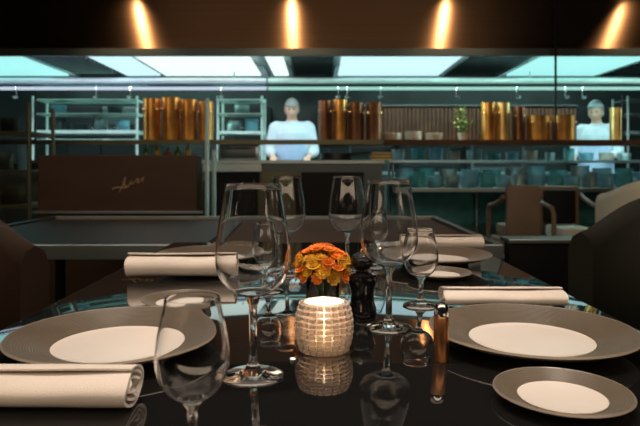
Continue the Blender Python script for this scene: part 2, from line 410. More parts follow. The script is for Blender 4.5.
obj('flame', lathe(NB(), [(0, .0165), (.0035, .020), (.0045, .024), (.003, .031), (0, .040)], 16), m_flame, tl)
pl = bpy.data.lights.new('candle_glow', 'POINT'); pl.energy = 0.22; pl.color = (1, .78, .58); pl.shadow_soft_size = .008
po = bpy.data.objects.new('candle_glow', pl); COL.objects.link(po); po.location = (.005, .750, TZ+.046)

# flowers in a small glass vase
vs_ = thing('flower_vase', 'small glass vase standing behind the candle holder, full of orange flowers', 'vase', (.004, .935, TZ))
obj('glass_jar', lathe(NB(), [(0, 0), (.024, 0), (.026, .002), (.026, .058), (.0255, .060), (.0245, .058), (.0245, .006), (0, .005)], 48), m_glass, vs_)
fl = thing('flower_bunch', 'dense bunch of small orange and amber flowers in the glass vase', 'flowers', (.004, .935, TZ+.0055))
random.seed(3)
def blossom(c, nrm, R, m, par):
    bm = NB(); q = nrm.to_track_quat('Z', 'Y').to_matrix().to_4x4()
    for layer, (n, rr, tilt) in enumerate(((9, 1.0, .25), (7, .75, .6), (5, .5, 1.0))):
        for i in range(n):
            a = 2*PI*i/n+layer*.35+random.random()*.2
            M = Matrix.Translation(c) @ q @ Matrix.Rotation(a, 4, 'Z') @ Matrix.Rotation(-tilt, 4, 'Y')
            pts = [(0, 0), (.35, .20), (.8, .26), (1.0, .10), (1.0, -.10), (.8, -.26), (.35, -.20)]
            top = [bm.verts.new(M @ Vector((x*R*rr, y*R*rr, .0005+.12*R*(1-abs(y)*3)))) for x, y in pts]
            bot = [bm.verts.new(M @ Vector((x*R*rr, y*R*rr, -.0004+.12*R*(1-abs(y)*3)))) for x, y in pts]
            bm.faces.new(top); bm.faces.new(bot[::-1])
            for k in range(7): bm.faces.new((top[k], bot[k], bot[(k+1) % 7], top[(k+1) % 7]))
    return obj('blossom', bm, m, par)
heads = []
for i in range(34):
    a = 2.399963*i; f = (i+.5)/34; r = math.sqrt(f)
    x = .040*r*math.cos(a)*1.02; y = .036*r*math.sin(a)
    z = .100-.034*r*r*r+random.uniform(-.004, .004) 
    n = Vector((x*18, y*18, 1)).normalized()
    heads.append((Vector((x, y, z)), n))
for i in range(30):
    a = 2*PI*i/30+.1; z = .058+.011*(i % 3)
    heads.append((Vector((.037*math.cos(a), .034*math.sin(a), z)), Vector((math.cos(a), math.sin(a), .25)).normalized()))
for k, (c, n) in enumerate(heads):
    lowish = c.z < .088
    blossom(c, n, random.uniform(.0095, .013), m_amber if (lowish and random.random() < .65) or random.random() < .06 else m_orange, fl)
for i in range(12):
    a = 2*PI*i/12; 
    obj('stem', tube(NB(), [(.014*math.cos(a+2), .014*math.sin(a+2), .001), (.008*math.cos(a), .008*math.sin(a), .035), (.016*math.cos(a), .016*math.sin(a), .060), (.026*math.cos(a), .024*math.sin(a), .082)], .0013, 6), m_stem, fl)

# pepper mill and copper shaker
pm = thing('pepper_mill', 'glossy black pepper mill with a round knob right of the flowers', 'pepper mill', (.066, .935, TZ))
obj('body', lathe(NB(), [(0, 0), (.021, 0), (.0225, .004), (.0215, .012), (.0185, .022), (.0175, .034), (.020, .046), (.0235, .056), (.0225, .064), (.012, .068), (0, .068)], 40), m_mill, pm)
obj('turning_head', lathe(NB(), [(0, .0684), (.0095, .0684), (.010, .073), (.0155, .0765), (.0185, .084), (.0165, .092), (.009, .0975), (0, .098)], 40), m_mill, pm)
obj('top_nut', lathe(NB(), [(0, .0975), (.003, .0975), (.0038, .100), (.0025, .104), (0, .105)], 20), m_chrome, pm)
sk = thing('salt_shaker', 'slim copper salt shaker with a chrome cap left of the near right plate', 'salt shaker', (.1445, .715, TZ))
obj('body', lathe(NB(), [(0, 0), (.0082, 0), (.0088, .001), (.0088, .052), (.008, .0535), (0, .0535)], 32), m_copperpol, sk)
obj('cap', lathe(NB(), [(0, .0538), (.0084, .0538), (.0088, .056), (.0088, .064), (.0070, .068), (.002, .070), (0, .070)], 32), m_chrome, sk)

# ------------------------------------------------------------------ tub chairs around the tables
def tub_chair(label, loc, face, R, top_back, top_front, m, mseat, legm, seat_z=.46, group=None, dip=1.0):
    "round backed chair; face = angle the sitter looks to"
    t = thing('tub_chair', label, 'chair', loc, face, group)
    # shell: ring section swept round the back, open in front (+X)
    bm = NB(); n = 40; a0 = math.radians(48); secs = []
    for i in range(n+1):
        a = a0+(2*PI-2*a0)*i/n
        f = 1-abs(i/n-.5)*2; g = min(1, f*2.2); g = g*g*(3-2*g)
        top = top_front+(top_back-top_front)*g
        lean = .03*g; sec = []
        for rr, z in ((R-.06, .24), (R-.01, .20), (R+.0, .26), (R+lean*.5, (.26+top)/2), (R+lean, top-.05), (R+lean-.012, top-.015), (R+lean-.035, top), (R+lean-.058, top-.015), (R+lean-.07, top-.05), (R-.07, seat_z)):
            sec.append(bm.verts.new((rr*math.cos(a), rr*math.sin(a)*1.0, z)))
        secs.append(sec)
    m_ = len(secs[0])
    for p, q in zip(secs[:-1], secs[1:]):
        for k in range(m_): bm.faces.new((p[k], p[(k+1) % m_], q[(k+1) % m_], q[k]))
    bm.faces.new(secs[0][::-1]); bm.faces.new(secs[-1])
    obj('backrest', bm, m, t, ang=60)
    bm = NB(); r2 = R-.075
    lathe(bm, [(0, .245), (r2-.02, .245), (r2, .27), (r2, seat_z-.03), (r2-.025, seat_z), (0, seat_z+.008)], 48)
    obj('seat', bm, mseat, t, ang=60)
    for a in (PI/4, 3*PI/4, 5*PI/4, 7*PI/4):
        r1 = R*.72; obj('leg', tube(NB(), [(r1*math.cos(a), r1*math.sin(a), 0), (r1*.9*math.cos(a), r1*.9*math.sin(a), .25)], [.012, .02], 12), legm, t)
    return t
tub_chair('dark olive leather tub chair with a round back, right of the table', (.935, 1.47, 0), PI, .335, .905, .80, m_leatherg, m_leatherg, m_blackmat)
tub_chair('dark brown leather tub chair with a round back, left of the table', (-.90, 1.25, 0), 0, .335, .91, .79, m_leatherb, m_leatherb, m_blackmat)
tub_chair('pale cream leather tub chair at the right, behind the dark olive chair', (1.93, 3.3, 0), 2.2, .40, .93, .84, m_cream, m_cream, m_blackmat)
def armchair(label, loc, face, W, bh, m, mback, mseat):
    "upright chair with a cushioned back and arms"
    t = thing('armchair', label, 'chair', loc, face)
    bm = NB(); box(bm, -.20, .22, -W/2, W/2, .30, .42, .02); obj('seat_frame', bm, m, t)
    bm = NB(); box(bm, -.16, .23, -W/2+.05, W/2-.05, .421, .52, .03); obj('seat', bm, mseat, t)
    bm = NB(); box(bm, -.26, -.20, -W/2, W/2, .30, bh, .025); obj('backrest', bm, m, t)
    bm = NB(); box(bm, -.198, -.15, -W/2+.05, W/2-.05, .522, bh-.03, .02); obj('back_cushion', bm, mback, t)
    for s in (-1, 1):
        obj('armrest', tube(NB(), [(.20, s*(W/2+.012), .41), (.20, s*(W/2+.012), .62), (.16, s*(W/2+.012), .67), (0, s*(W/2+.012), .69), (-.16, s*(W/2+.012), .73), (-.21, s*(W/2+.012), .76)], .019, 12), m, t)
        for x in (-.21, .18): obj('leg', tube(NB(), [(x, s*(W/2-.04), 0), (x, s*(W/2-.04), .30)], [.012, .018], 10), m_blackmat, t)
    return t
armchair('taupe armchair seen from behind, left of the cream seated armchair', Vector(((513-320)*4.85/600, 4.85, 0)), PI/2, .26, .85, m_taupe, m_blackmat, m_taupe)
bmx = None
armchair('taupe armchair with dark back cushion and cream seat', Vector((1.985, 4.80, 0)), -PI/2, .36, .83, m_taupe, m_blackmat, m_cream)

# ------------------------------------------------------------------ second table behind, divider, copper cabinet
T2Z = .72
t2 = thing('service_table', 'long low brown table with a metal rim standing behind the laid table', 'table', (-.18, 2.6, 0))
x0, x1, y0, y1 = -1.25, .80, -.57, .60
bm = NB(); box(bm, x0+.02, x1-.02, y0+.02, y1-.02, T2Z-.045, T2Z-.012); obj('tabletop', bm, m_brownwood, t2, smooth=False)
bm = NB(); box(bm, x0, x1, y0, y0+.022, T2Z-.05, T2Z, .002); obj('end_rim', bm, m_steel, t2, smooth=False)
bm = NB(); box(bm, x0, x1, y1-.022, y1, T2Z-.05, T2Z+.004, .002); obj('end_rim', bm, m_steel, t2, smooth=False)
for s in (0, 1):
    bm = NB(); X = x0 if s == 0 else x1-.03
    box(bm, X, X+.03, y0+.0225, y1-.0225, T2Z-.05, T2Z+.004, .002); obj('side_rim', bm, m_steeldark, t2, smooth=False)
bm = NB(); box(bm, x0+.05, x1-1.02, y0+.04, y1-.2, T2Z-.0119, T2Z-.004, .002); obj('grey_inlay', bm, m_grey, t2, smooth=False)
for x in (x0+.08, x1-.08):
    for y in (y0+.08, y1-.08): obj('leg', tube(NB(), [(x, y, 0), (x, y, T2Z-.045)], .025, 12), m_blackmat, t2)

dv = thing('low_divider', 'low black divider with a shiny teal lit top edge, right of the brown table', 'divider', (1.02, 2.25, 0))
bm = NB(); box(bm, -.33, .6, -.06, .0, .0, .705, .003); obj('panel', bm, m_blackmat, dv, smooth=False)
bm = NB(); box(bm, -.335, .605, -.075, .03, .7052, .722, .003); obj('top_ledge', bm, m_steel, dv, smooth=False)

cb = thing('copper_cabinet', 'brown panelled cabinet with a small gold script mark on its front', 'cabinet', (-1.24, 3.7, 0))
bm = NB(); box(bm, -.50, .48, 0, .16, .08, 1.06, .006); obj('body', bm, m_brownpanel, cb, smooth=False)
bm = NB(); box(bm, -.47, .45, .02, .14, .0, .08); obj('plinth', bm, m_blackmat, cb, smooth=False)
bm = NB(); box(bm, -.52, .52, -.03, -.001, .700, .715, .002); obj('ledge', bm, m_steel, cb, smooth=False)
bm = NB()
def cab(px, py): q = at(px, py, 3.69); return (q.x+1.24, -.004, q.z)
for path in ([(112, 189), (118, 187.5), (124, 188), (129, 186)], [(119, 192), (122, 186), (124.5, 179), (125, 177.5), (124, 184), (126, 187), (129, 185), (131, 181), (130, 184), (133, 183.5)],
             [(133, 183.5), (136, 180), (138, 179), (137, 183), (140, 181), (143, 177.5), (142, 182)]):
    P = [Vector(cab(*p)) for p in path]; Q = []
    for i in range(len(P)-1):
        p0, p1, p2, p3 = P[max(i-1, 0)], P[i], P[i+1], P[min(i+2, len(P)-1)]
        for t in (0, .25, .5, .75):
            Q.append(.5*((2*p1)+(p2-p0)*t+(2*p0-5*p1+4*p2-p3)*t*t+(3*p1-p0-3*p2+p3)*t**3))
    Q.append(P[-1]); tube(bm, Q, .0042, 8)
obj('script_mark', bm, m_gold, cb)

# ------------------------------------------------------------------ kitchen: counters
pc = thing('pass_counter', 'kitchen pass counter with steel top and black doors, in front of the grey haired cook', 'counter', (0, 5.75, 0))
X0, X1 = -4.6, .62
bm = NB(); box(bm, X0, X1, 0, .75, 1.02, 1.055, .004); obj('worktop', bm, m_steel, pc, smooth=False)
bm = NB(); box(bm, -1.12, -.56, -.012, .004, .945, 1.019, .002); obj('fascia', bm, m_steel, pc, smooth=False)
bm = NB(); box(bm, X0+.02, X1-.02, .03, .70, .08, 1.0199); obj('carcass', bm, m_steeldark, pc, smooth=False)
bm = NB(); box(bm, X0+.05, X1-.05, .08, .65, .0, .08); obj('plinth', bm, m_blackmat, pc, smooth=False)
for a, b_, mm in ((-1.02, -.58, m_blackmat), (-.56, -.20, m_olive), (-.18, .42, m_blackmat), (-4.5, -3.9, m_steel), (-3.88, -3.2, m_steeldark), (-3.18, -2.5, m_steel), (-2.48, -1.78, m_steeldark), (-1.76, -1.06, m_steeldark)):
    bm = NB(); box(bm, a, b_, .005, .0295, 0.10, 0.94, .003); d_ = obj('door', bm, mm, pc, smooth=False)
    obj('handle', tube(NB(), [(b_-.05, .005, .60), (b_-.05, -.03, .62), (b_-.05, -.03, .86), (b_-.05, .005, .88)], .008, 8), m_chrome, d_)
rc = thing('prep_counter', 'long stainless prep counter full of bowls and containers, right half of the kitchen', 'counter', (2.6, 5.35, 0))
PZ = .80
bm = NB(); box(bm, -1.90, 2.3, 0, 1.25, PZ-.035, PZ, .004); obj('worktop', bm, m_steel, rc, smooth=False)
bm = NB(); box(bm, -1.88, 2.28, .02, 1.2, .35, .37); obj('undershelf', bm, m_steel, rc, smooth=False)
bm = NB(); box(bm, -1.88, 2.28, 1.21, 1.24, .05, PZ-.036); obj('back_panel', bm, m_teal, rc, smooth=False)
bm = NB(); box(bm, -1.90, 2.3, .78, 1.22, 1.035, 1.06, .004); obj('upper_shelf', bm, m_steel, rc, smooth=False)
for x in (-1.85, -.5, .9, 2.24):
    for y in (.82, 1.18): obj('shelf_post', tube(NB(), [(x, y, PZ), (x, y, 1.035)], .014, 10), m_steel, rc)
for x in (-1.85, -.9, .1, 1.2, 2.24):
    for y in (.05, 1.16): obj('leg', tube(NB(), [(x, y, 0), (x, y, PZ-.036)], .022, 10), m_steel, rc)
bc = thing('back_counter', 'long steel counter against the back wall of the kitchen', 'counter', (0, 8.75, 0))
bm = NB(); box(bm, -5.2, 5.2, 0, .72, .88, .92, .004); obj('worktop', bm, m_steel, bc, smooth=False)
bm = NB(); box(bm, -5.15, 5.15, .04, .72, .0, .879); obj('carcass', bm, m_steeldark, bc, smooth=False)

# pass shelf hung on rods in front of the cook
SZ = at(0, 141, 5.9).z
ps = thing('pass_shelf', 'long hanging shelf above the pass counter holding the copper pots', 'shelf', (0, 5.9, SZ))
bm = NB(); box(bm, -4.6, .60, -.17, .17, -.025, 0, .003); obj('board', bm, m_steeldark, ps, smooth=False)
bm = NB(); box(bm, .61, 4.6, -.17, .17, -.045, 0, .003); obj('board', bm, m_brownwood, ps, smooth=False)
for px, ht in ((36, .44), (208, .40), (555, 3.0-SZ), (622, .42)):
    X = (px-320)*5.72/600
    obj('hanging_rod', tube(NB(), [(X, -.195, -.02), (X, -.195, ht)], .012, 8), m_blackmat, ps)
bm = NB(); box(bm, -4.6, .60, -.185, -.171, -.042, .004); obj('front_lip', bm, m_olive, ps, smooth=False)
bm = NB(); box(bm, .61, 4.6, -.185, -.171, -.048, .004); obj('front_lip', bm, m_brownwood, ps, smooth=False)

# overhead steel shelf and utensil rail
RZ = at(0, 82, 7.0).z
os_ = thing('overhead_shelf', 'bright steel shelf and rail running the width of the kitchen under the hood', 'shelf', (0, 7.0, RZ))
bm = NB(); box(bm, -4.4, -.62, -.15, .15, -.045, .015, .004); obj('board', bm, m_steelblue, os_, smooth=False)
bm = NB(); box(bm, -.60, 4.6, -.15, .15, -.045, .015, .004); obj('board', bm, m_steel, os_, smooth=False)
obj('glowing_rail', tube(NB(), [(-4.4, -.17, -.098), (-.61, -.17, -.098)], .019, 12), m_railglowb, os_)  # utensil rail, made to glow though it is no lamp
obj('glowing_rail', tube(NB(), [(-.59, -.17, -.098), (4.6, -.17, -.098)], .019, 12), m_railglowt, os_)
obj('front_tube', tube(NB(), [(-4.4, -.185, -.012), (-.61, -.185, -.012)], .033, 16), m_railblue, os_)
obj('front_tube', tube(NB(), [(-.59, -.185, -.012), (4.6, -.185, -.012)], .033, 16), m_rail, os_)
for x in (-4.2, -3.3, -2.2, -1.1, -.28, .9, 2.0, 3.2, 4.3):
    obj('bracket', tube(NB(), [(x, -.17, -.095), (x, -.10, -.06), (x, -.08, -.03)], .008, 8), m_steel, os_)
for x in (-4.0, -1.0, 2.45, 4.4):
    obj('hanging_rod', tube(NB(), [(x, 7.0, RZ+.0155-HZ), (x, 7.0, .14)], .010, 8), m_steel, hood)
# ladles on the rail
def ladle(label, x, L=.22):
    t = thing('ladle', label, 'ladle', (x, 6.79, RZ-.098), 0, 'ladles hanging on the rail')
    obj('handle', tube(NB(), [(0, 0, .02), (0, -.018, .012), (0, -.02, -.02), (0, -.022, -L)], .004, 6), m_chrome, t)
    obj('bowl', lathe(NB(), [(0, -.035), (.025, -.028), (.04, 0), (.038, 0), (.023, -.025), (0, -.032)], 20, 0, -.06, -L), m_chrome, t)
    return t
l0 = None
LX = [(px-320)*6.83/600 for px in (19, 98, 132, 222, 338, 347, 380, 455, 515, 563, 580)]
for i, x in enumerate(LX):
    lb = 'steel ladle hanging on the rail, number %d counted from the left' % (i+1)
    lb = 'steel ladle hanging on the overhead rail, %s from the left' % ('first second third fourth fifth sixth seventh eighth ninth tenth eleventh'.split()[i])
    if l0 is None: l0 = ladle(lb, x, .10)
    else: dup(l0, (x, 6.79, RZ-.098), 0, lb)

# copper pots on the pass shelf
def pot(label, px, wpx, hpx, m, D=5.9, rimm=None, z=None, first=None, name='stock_pot', cat='pot'):
    r = wpx*D/1200; h = hpx*D/600
    t = thing(name, label, cat, ((px-320)*D/600, D, SZ+.0005 if z is None else z), 0, 'copper pots on the pass shelf')
    obj('body', lathe(NB(), [(0, 0), (r*.94, 0), (r, .012), (r, h*.96), (r*1.04, h), (r*.97, h), (r*.95, h*.95), (r*.95, .02), (0, .015)], 32), m, t)
    for s in (-1, 1):
        obj('handle', tube(NB(), [(s*r*.7, -r*.69, h*.72), (s*r*.78, -r*.85, h*.74), (s*r*.9, -r*.80, h*.74), (s*r*.93, -r*.36, h*.72)], .006, 8), m_brass, t)
    return t
pots = [(152, 17, 42, m_copperpot, 'tall copper pot at the left end of the pass shelf'),
        (171, 18, 43, m_copperpot, 'tall copper pot second from the left end of the pass shelf'),
        (189, 16, 41, m_copperpot, 'tall copper pot third from the left, left of the cook'),
        (206, 15, 39, m_copperpot, 'copper pot fourth from the left, nearest the cook on his left'),
        (325, 13, 40, m_copperdark, 'dark copper pot just right of the grey haired cook'),
        (340, 14, 41, m_copperpot, 'bright copper pot second to the right of the grey haired cook'),
        (356, 15, 38, m_copperdark, 'dark copper pot third to the right of the grey haired cook'),
        (374, 16, 38, m_copperdark, 'dark copper pot beside the stacked plates'),
        (488, 14, 38, m_copperpot, 'slim copper pot right of the herb plant'),
        (503, 13, 38, m_brass, 'slim brass coloured pot left of the squat copper pots'),
        (519, 11, 34, m_copperdark, 'dark copper pot touching the squat pots'),
        (538, 22, 25, m_copperpot, 'squat wide copper pot, the left one of two'),
        (563, 22, 25, m_copperpot, 'squat wide copper pot, the right one of two')]
for px, w_, h_, m, lb in pots: pot(lb, px, w_, h_, m)
pot('brass pot at the right end of the pass shelf beside the second cook', 616, 12, 33, m_brass)

# ribbed copper screen behind the right half of the pass shelf
sc_ = thing('copper_screen', 'dark ribbed copper screen standing behind the pots and plates, right of the grey haired cook', 'screen', (0, 6.10, SZ-.04))
bm = NB(); xa, xb = (319-320)*6.1/600, (577-320)*6.1/600; box(bm, xa, xb, .012, .03, 0, .40)
nrib = 64
for i in range(nrib):
    x = xa+(xb-xa)*(i+.5)/nrib; box(bm, x-.012, x+.012, 0, .0125, .02, .38, .003)
obj('ribbed_panel', bm, m_screen, sc_, smooth=False)
bm = NB(); box(bm, xa-.01, xb+.01, -.005, .035, .401, .416, .003); obj('top_rail', bm, m_steeldark, sc_, smooth=False)
for x in (xa+.1, (xa+xb)/2, xb-.1):
    obj('support_post', tube(NB(), [(x, .022, 1.061-SZ+.04), (x, .022, 0)], .009, 8), m_steeldark, sc_)
# stacks of plates on the pass shelf
k = 0
def dish(label, x, y, z, r, m, h=.018, grp='plates stacked on the pass shelf'):
    o = obj('plate', lathe(NB(), [(0, 0), (r*.55, 0), (r*.6, .003), (r, h), (r*.985, h+.003), (r*.6, .006), (0, .005)], 28), m, ang=60)
    tag(o, label, 'plate', grp); o.location = (x, y, z); return o
d0 = None
for si, px in enumerate((393, 413, 434)):
    for j in range(5 if si != 1 else 6):
        lb = 'stoneware plate in the %s stack on the pass shelf, %s' % (('left', 'middle', 'right')[si], ('at the bottom', 'second from the bottom', 'third from the bottom', 'fourth from the bottom', 'fifth from the bottom', 'at the very top')[j])
        loc = ((px-320)*5.9/600, 5.9, SZ+.0005+j*.0135)
        if d0 is None: d0 = dish(lb, *loc, .085, m_plate); 
        else: dup(d0, loc, 0, lb)
# bottles and jars under the shelf on the pass counter
def bottle(label, px, D, h, r, m, cat='bottle', z=1.056):
    t = thing('bottle', label, cat, ((px-320)*D/600, D, z), 0, 'bottles on the pass counter')
    obj('body', lathe(NB(), [(0, 0), (r*.92, 0), (r, .006), (r, h*.6), (r*.85, h*.68), (r*.38, h*.78), (r*.34, h*.94), (0, h*.94)], 24), m, t)
    obj('cap', lathe(NB(), [(0, h*.941), (r*.42, h*.941), (r*.42, h), (0, h)], 16), m_brass, t)
    return t
m_oil = mat('oil_glass', (0.10, 0.22, 0.04), 0.1, 0, vary=(9, .3)); m_yel = mat('yellow_oil', (0.75, 0.45, 0.03), 0.15, 0, vary=(9, .2)); m_red = mat('sauce', (0.45, 0.10, 0.04), 0.2, vary=(9, .2))
for px, h, r, m, lb in ((146, .16, .03, m_oil, 'dark green bottle behind the left of the brown cabinet'), (157, .17, .028, m_yel, 'yellow oil bottle above the brown cabinet, the left one'), (168, .13, .04, m_red, 'red sauce jar above the brown cabinet'),
                        (178, .15, .035, m_oil, 'green bottle between the red jar and a yellow bottle'), (188, .17, .028, m_yel, 'yellow oil bottle above the brown cabinet, the right one')):
    bottle(lb, px, 6.05, h, r, m)
# steel box and tray beside the cook
sb = thing('steel_warmer', 'grey steel warming box on the pass counter left of the cook', 'warmer', ((240-320)*5.95/600, 5.95, 1.056))
bm = NB(); box(bm, -.20, .20, -.13, .13, .0, .15, .01); obj('body', bm, m_steel, sb)
bm = NB(); box(bm, -.17, .17, -.142, -.131, .02, .13, .004); dd = obj('door', bm, m_steeldark, sb)
obj('handle', tube(NB(), [(-.12, -.145, .115), (-.12, -.165, .115), (.12, -.165, .115), (.12, -.145, .115)], .006, 8), m_chrome, dd)
sp = thing('sauce_pan', 'low dark pan on the pass counter right of the cook', 'pan', ((338-320)*5.95/600-.02, 5.95, 1.056))
obj('body', lathe(NB(), [(0, 0), (.14, 0), (.15, .01), (.155, .07), (.15, .07), (.145, .012), (0, .008)], 32), m_steeldark, sp)
obj('handle', tube(NB(), [(.15, 0, .055), (.25, -.01, .07), (.34, -.02, .075)], .01, 8), m_steeldark, sp)
tr = thing('serving_tray', 'stacked steel serving tray on the end of the pass counter', 'tray', ((384-320)*5.95/600-.03, 5.98, 1.13))
tr.location.z = 1.056
bm = NB()
for kk in range(3): box(bm, -.10, .10, -.15, .15, kk*.03, kk*.03+.018, .004)
obj('trays', bm, m_brass, tr)

# herb plant on the pass shelf
hp = thing('potted_herb', 'small yellow green herb plant on the pass shelf between plates and copper pots', 'plant', ((463-320)*5.9/600, 5.9, SZ+.0005))
obj('pot', lathe(NB(), [(0, 0), (.04, 0), (.052, .08), (.048, .08), (.044, .07), (0, .068)], 24), m_plate, hp)
bm = NB(); random.seed(11)
lf = NB()
for i in range(14):
    a = random.uniform(0, 2*PI); r = random.uniform(.02, .12); h = random.uniform(.15, .36)
    tip = Vector((r*math.cos(a), r*math.sin(a)*.6, h)); tube(bm, [(0, 0, .06), (tip.x*.3, tip.y*.3, h*.6), tip], .003, 5)
    for j in range(7):
        c = tip*(1-.08*j)+Vector((random.uniform(-.02, .02), random.uniform(-.02, .02), 0)); q = Vector((random.uniform(-1, 1), random.uniform(-1, 1), random.uniform(-.2, 1))).normalized()*.03
        s = q.cross(Vector((0, 0, 1))).normalized()*.011; u = Vector((0, 0, .0015))
        v = [lf.verts.new(x) for x in (c, c+q*.5+s, c+q, c+q*.5-s)]; w2 = [lf.verts.new(x) for x in (c+u, c+q*.5+s+u, c+q+u, c+q*.5-s+u)]
        lf.faces.new(v[::-1]); lf.faces.new(w2)
        for e in range(4): lf.faces.new((v[e], v[(e+1) % 4], w2[(e+1) % 4], w2[e]))
obj('stems', bm, m_stem, hp); obj('leaves', lf, m_leaf, hp)

# ------------------------------------------------------------------ shelving units
def rack(name, label, px0, px1, D, ys, ytop, depth, m, thick=None, zb=0):
    xa, xb = (px0-320)*D/600, (px1-320)*D/600
    t = thing(name, label, 'shelving', ((xa+xb)/2, D, zb)); hw = (xb-xa)/2
    zt = at(0, ytop, D).z-zb
    for x in (-hw, hw):
        for y in (0, depth): obj('upright', tube(NB(), [(x, y, 0), (x, y, zt)], .017, 10), m, t)
    for i, yy in enumerate(ys):
        z = at(0, yy, D).z-zb; th = (thick[i] if thick else .02)
        bm = NB(); box(bm, -hw, hw, .005, depth-.005, z-th, z, .003); obj('shelf_board', bm, m, t, smooth=False)
    return t
rack('steel_shelving', 'open steel shelving unit behind the brown cabinet', 33, 137, 7.75, (99, 113, 130, 139), 96, .4, m_rail, (.015, .015, .045, .03))
rack('steel_shelving', 'narrow open steel shelving unit behind the warming box', 218, 262, 7.75, (99, 113, 131), 96, .4, m_rail, (.015, .015, .04))
rack('steel_shelving', 'open steel shelving unit at the right end, behind the second cook', 628, 700, 7.75, (99, 113, 131, 160), 96, .4, m_steel, (.015, .02, .04, .03))
r4 = rack('tall_trolley', 'grey upright trolley frame at the left edge of the room', -40, 29, 5.0, (131, 170, 205), 103, .45, m_olive, (.035, .02, .03))
# dark ovens in the back wall
for i, (px, w_) in enumerate(((75, .62), (110, .62), (250, .6), (335, .55), (430, .9), (505, .9), (610, .7))):
    X = (px-320)*8.7/600
    ov = thing('wall_oven', 'dark glazed oven standing on the back counter, %s from the left' % ('first second third fourth fifth sixth seventh'.split()[i]), 'oven', (X, 9.05, .9205), 0, 'ovens along the back wall')
    bm = NB(); box(bm, -w_/2*.9, w_/2*.9, 0, .38, 0, .98, .01); obj('body', bm, (m_blackmat, m_steeldark)[i % 2], ov, smooth=False)
    bm = NB(); box(bm, -w_/2*.8, w_/2*.8, -.02, -.001, .08, .72, .006); dr = obj('door', bm, m_blackmat, ov, smooth=False)
    obj('handle', tube(NB(), [(-w_*.3, -.02, .66), (-w_*.3, -.05, .66), (w_*.3, -.05, .66), (w_*.3, -.02, .66)], .009, 8), m_chrome, dr)

# items on shelves: steel containers
def container(label, loc, r, h, m, grp, proto={}):
    key = (m.name,)
    if key not in proto:
        t = thing('food_container', label, 'container', loc, 0, grp)
        obj('body', lathe(NB(), [(0, 0), (.085, 0), (.09, .01), (.1, .96), (.104, 1.0), (.098, 1.0), (.094, .96), (.086, .03), (0, .02)], 28), m, t)
        t.scale = (r/.1, r/.1, h); proto[key] = t; return t
    t = dup(proto[key], loc, 0, label, grp, (r/.1, r/.1, h)); return t
words = 'first second third fourth fifth sixth seventh eighth ninth tenth eleventh twelfth thirteenth fourteenth fifteenth sixteenth seventeenth'.split()
random.seed(5)
for i, px in enumerate((398, 418, 436, 455, 474, 493, 512, 531, 550, 569, 586, 606, 624)):
    D = 6.33
    container('container on the raised shelf of the prep counter, %s from the left' % words[i], ((px-320)*D/600, D, 1.0605), random.uniform(.05, .08), random.uniform(.07, .13), (m_steel, m_teal, m_steelblue, m_plate)[i % 4], 'containers on the raised shelf')
for i in range(15):
    D = 5.50; px = 400+i*17.2
    container('round bowl in the front row on the prep counter, %s from the left' % words[i], ((px-320)*D/600, D, PZ+.0005), .070, random.uniform(.09, .15), (m_steelblue, m_teal, m_steelblue, m_steel)[i % 4], 'bowls in the front row')
for i in range(11):
    D = 5.80; px = 404+i*22
    container('tall container in the second row on the prep counter, %s from the left' % words[i], ((px-320)*D/600, D, PZ+.0005), .085, random.uniform(.16, .22), (m_steelblue, m_teal, m_steel)[i % 3], 'tall containers in the second row')
# on left steel shelving
for i, (px, py, r, h) in enumerate(((52, 113, .10, .12), (74, 130, .12, .1), (95, 130, .10, .16), (118, 130, .09, .14), (54, 130, .06, .17), (232, 131, .1, .14), (250, 131, .09, .17), (110, 113, .10, .1), (240, 113, .10, .12))):
    q = at(px, py, 7.75); container('steel container %s' % (('on the upper shelf behind the brown cabinet, left', 'on the lower shelf behind the brown cabinet, second', 'on the lower shelf behind the brown cabinet, third', 'on the lower shelf behind the brown cabinet, rightmost', 'on the lower shelf behind the brown cabinet, first', 'on the narrow shelving, lower shelf left', 'on the narrow shelving, lower shelf right', 'on the upper shelf behind the brown cabinet, right', 'alone on the upper shelf of the narrow shelving')[i]),
              (q.x, 7.95, q.z+.0005), r, h, (m_steelblue, m_steeldark, m_steel)[i % 3], 'containers on the steel shelving')
# on the trolley
for i, (px, py, r, h, m) in enumerate(((8, 131, .08, .12, m_steeldark), (3, 170, .08, .15, m_steel), (22, 170, .045, .22, m_steelblue), (12, 205, .12, .17, m_olive))):
    q = at(px, py, 5.2); zz = at(px, py, 5.0).z
    container('container on the left trolley, %s' % ('on its top shelf', 'on its middle shelf, short and wide', 'on its middle shelf, tall and slim', 'on its bottom shelf')[i], (q.x, 5.22, zz+.0005), r, h, m, 'containers on the trolley')

# bright steel posts right of the brown cabinet
for i, (px, D) in enumerate(((207, 5.5), (214, 5.3))):
    o = obj('steel_post', tube(NB(), [(0, 0, 0), (0, 0, at(0, (98, 150)[i], D).z)], .018, 12), m_rail)
    tag(o, ('taller thin steel post beside the brown cabinet', 'shorter thin steel post nearest the pass counter doors')[i], 'post'); o.location = ((px-320)*D/600, D, 0)

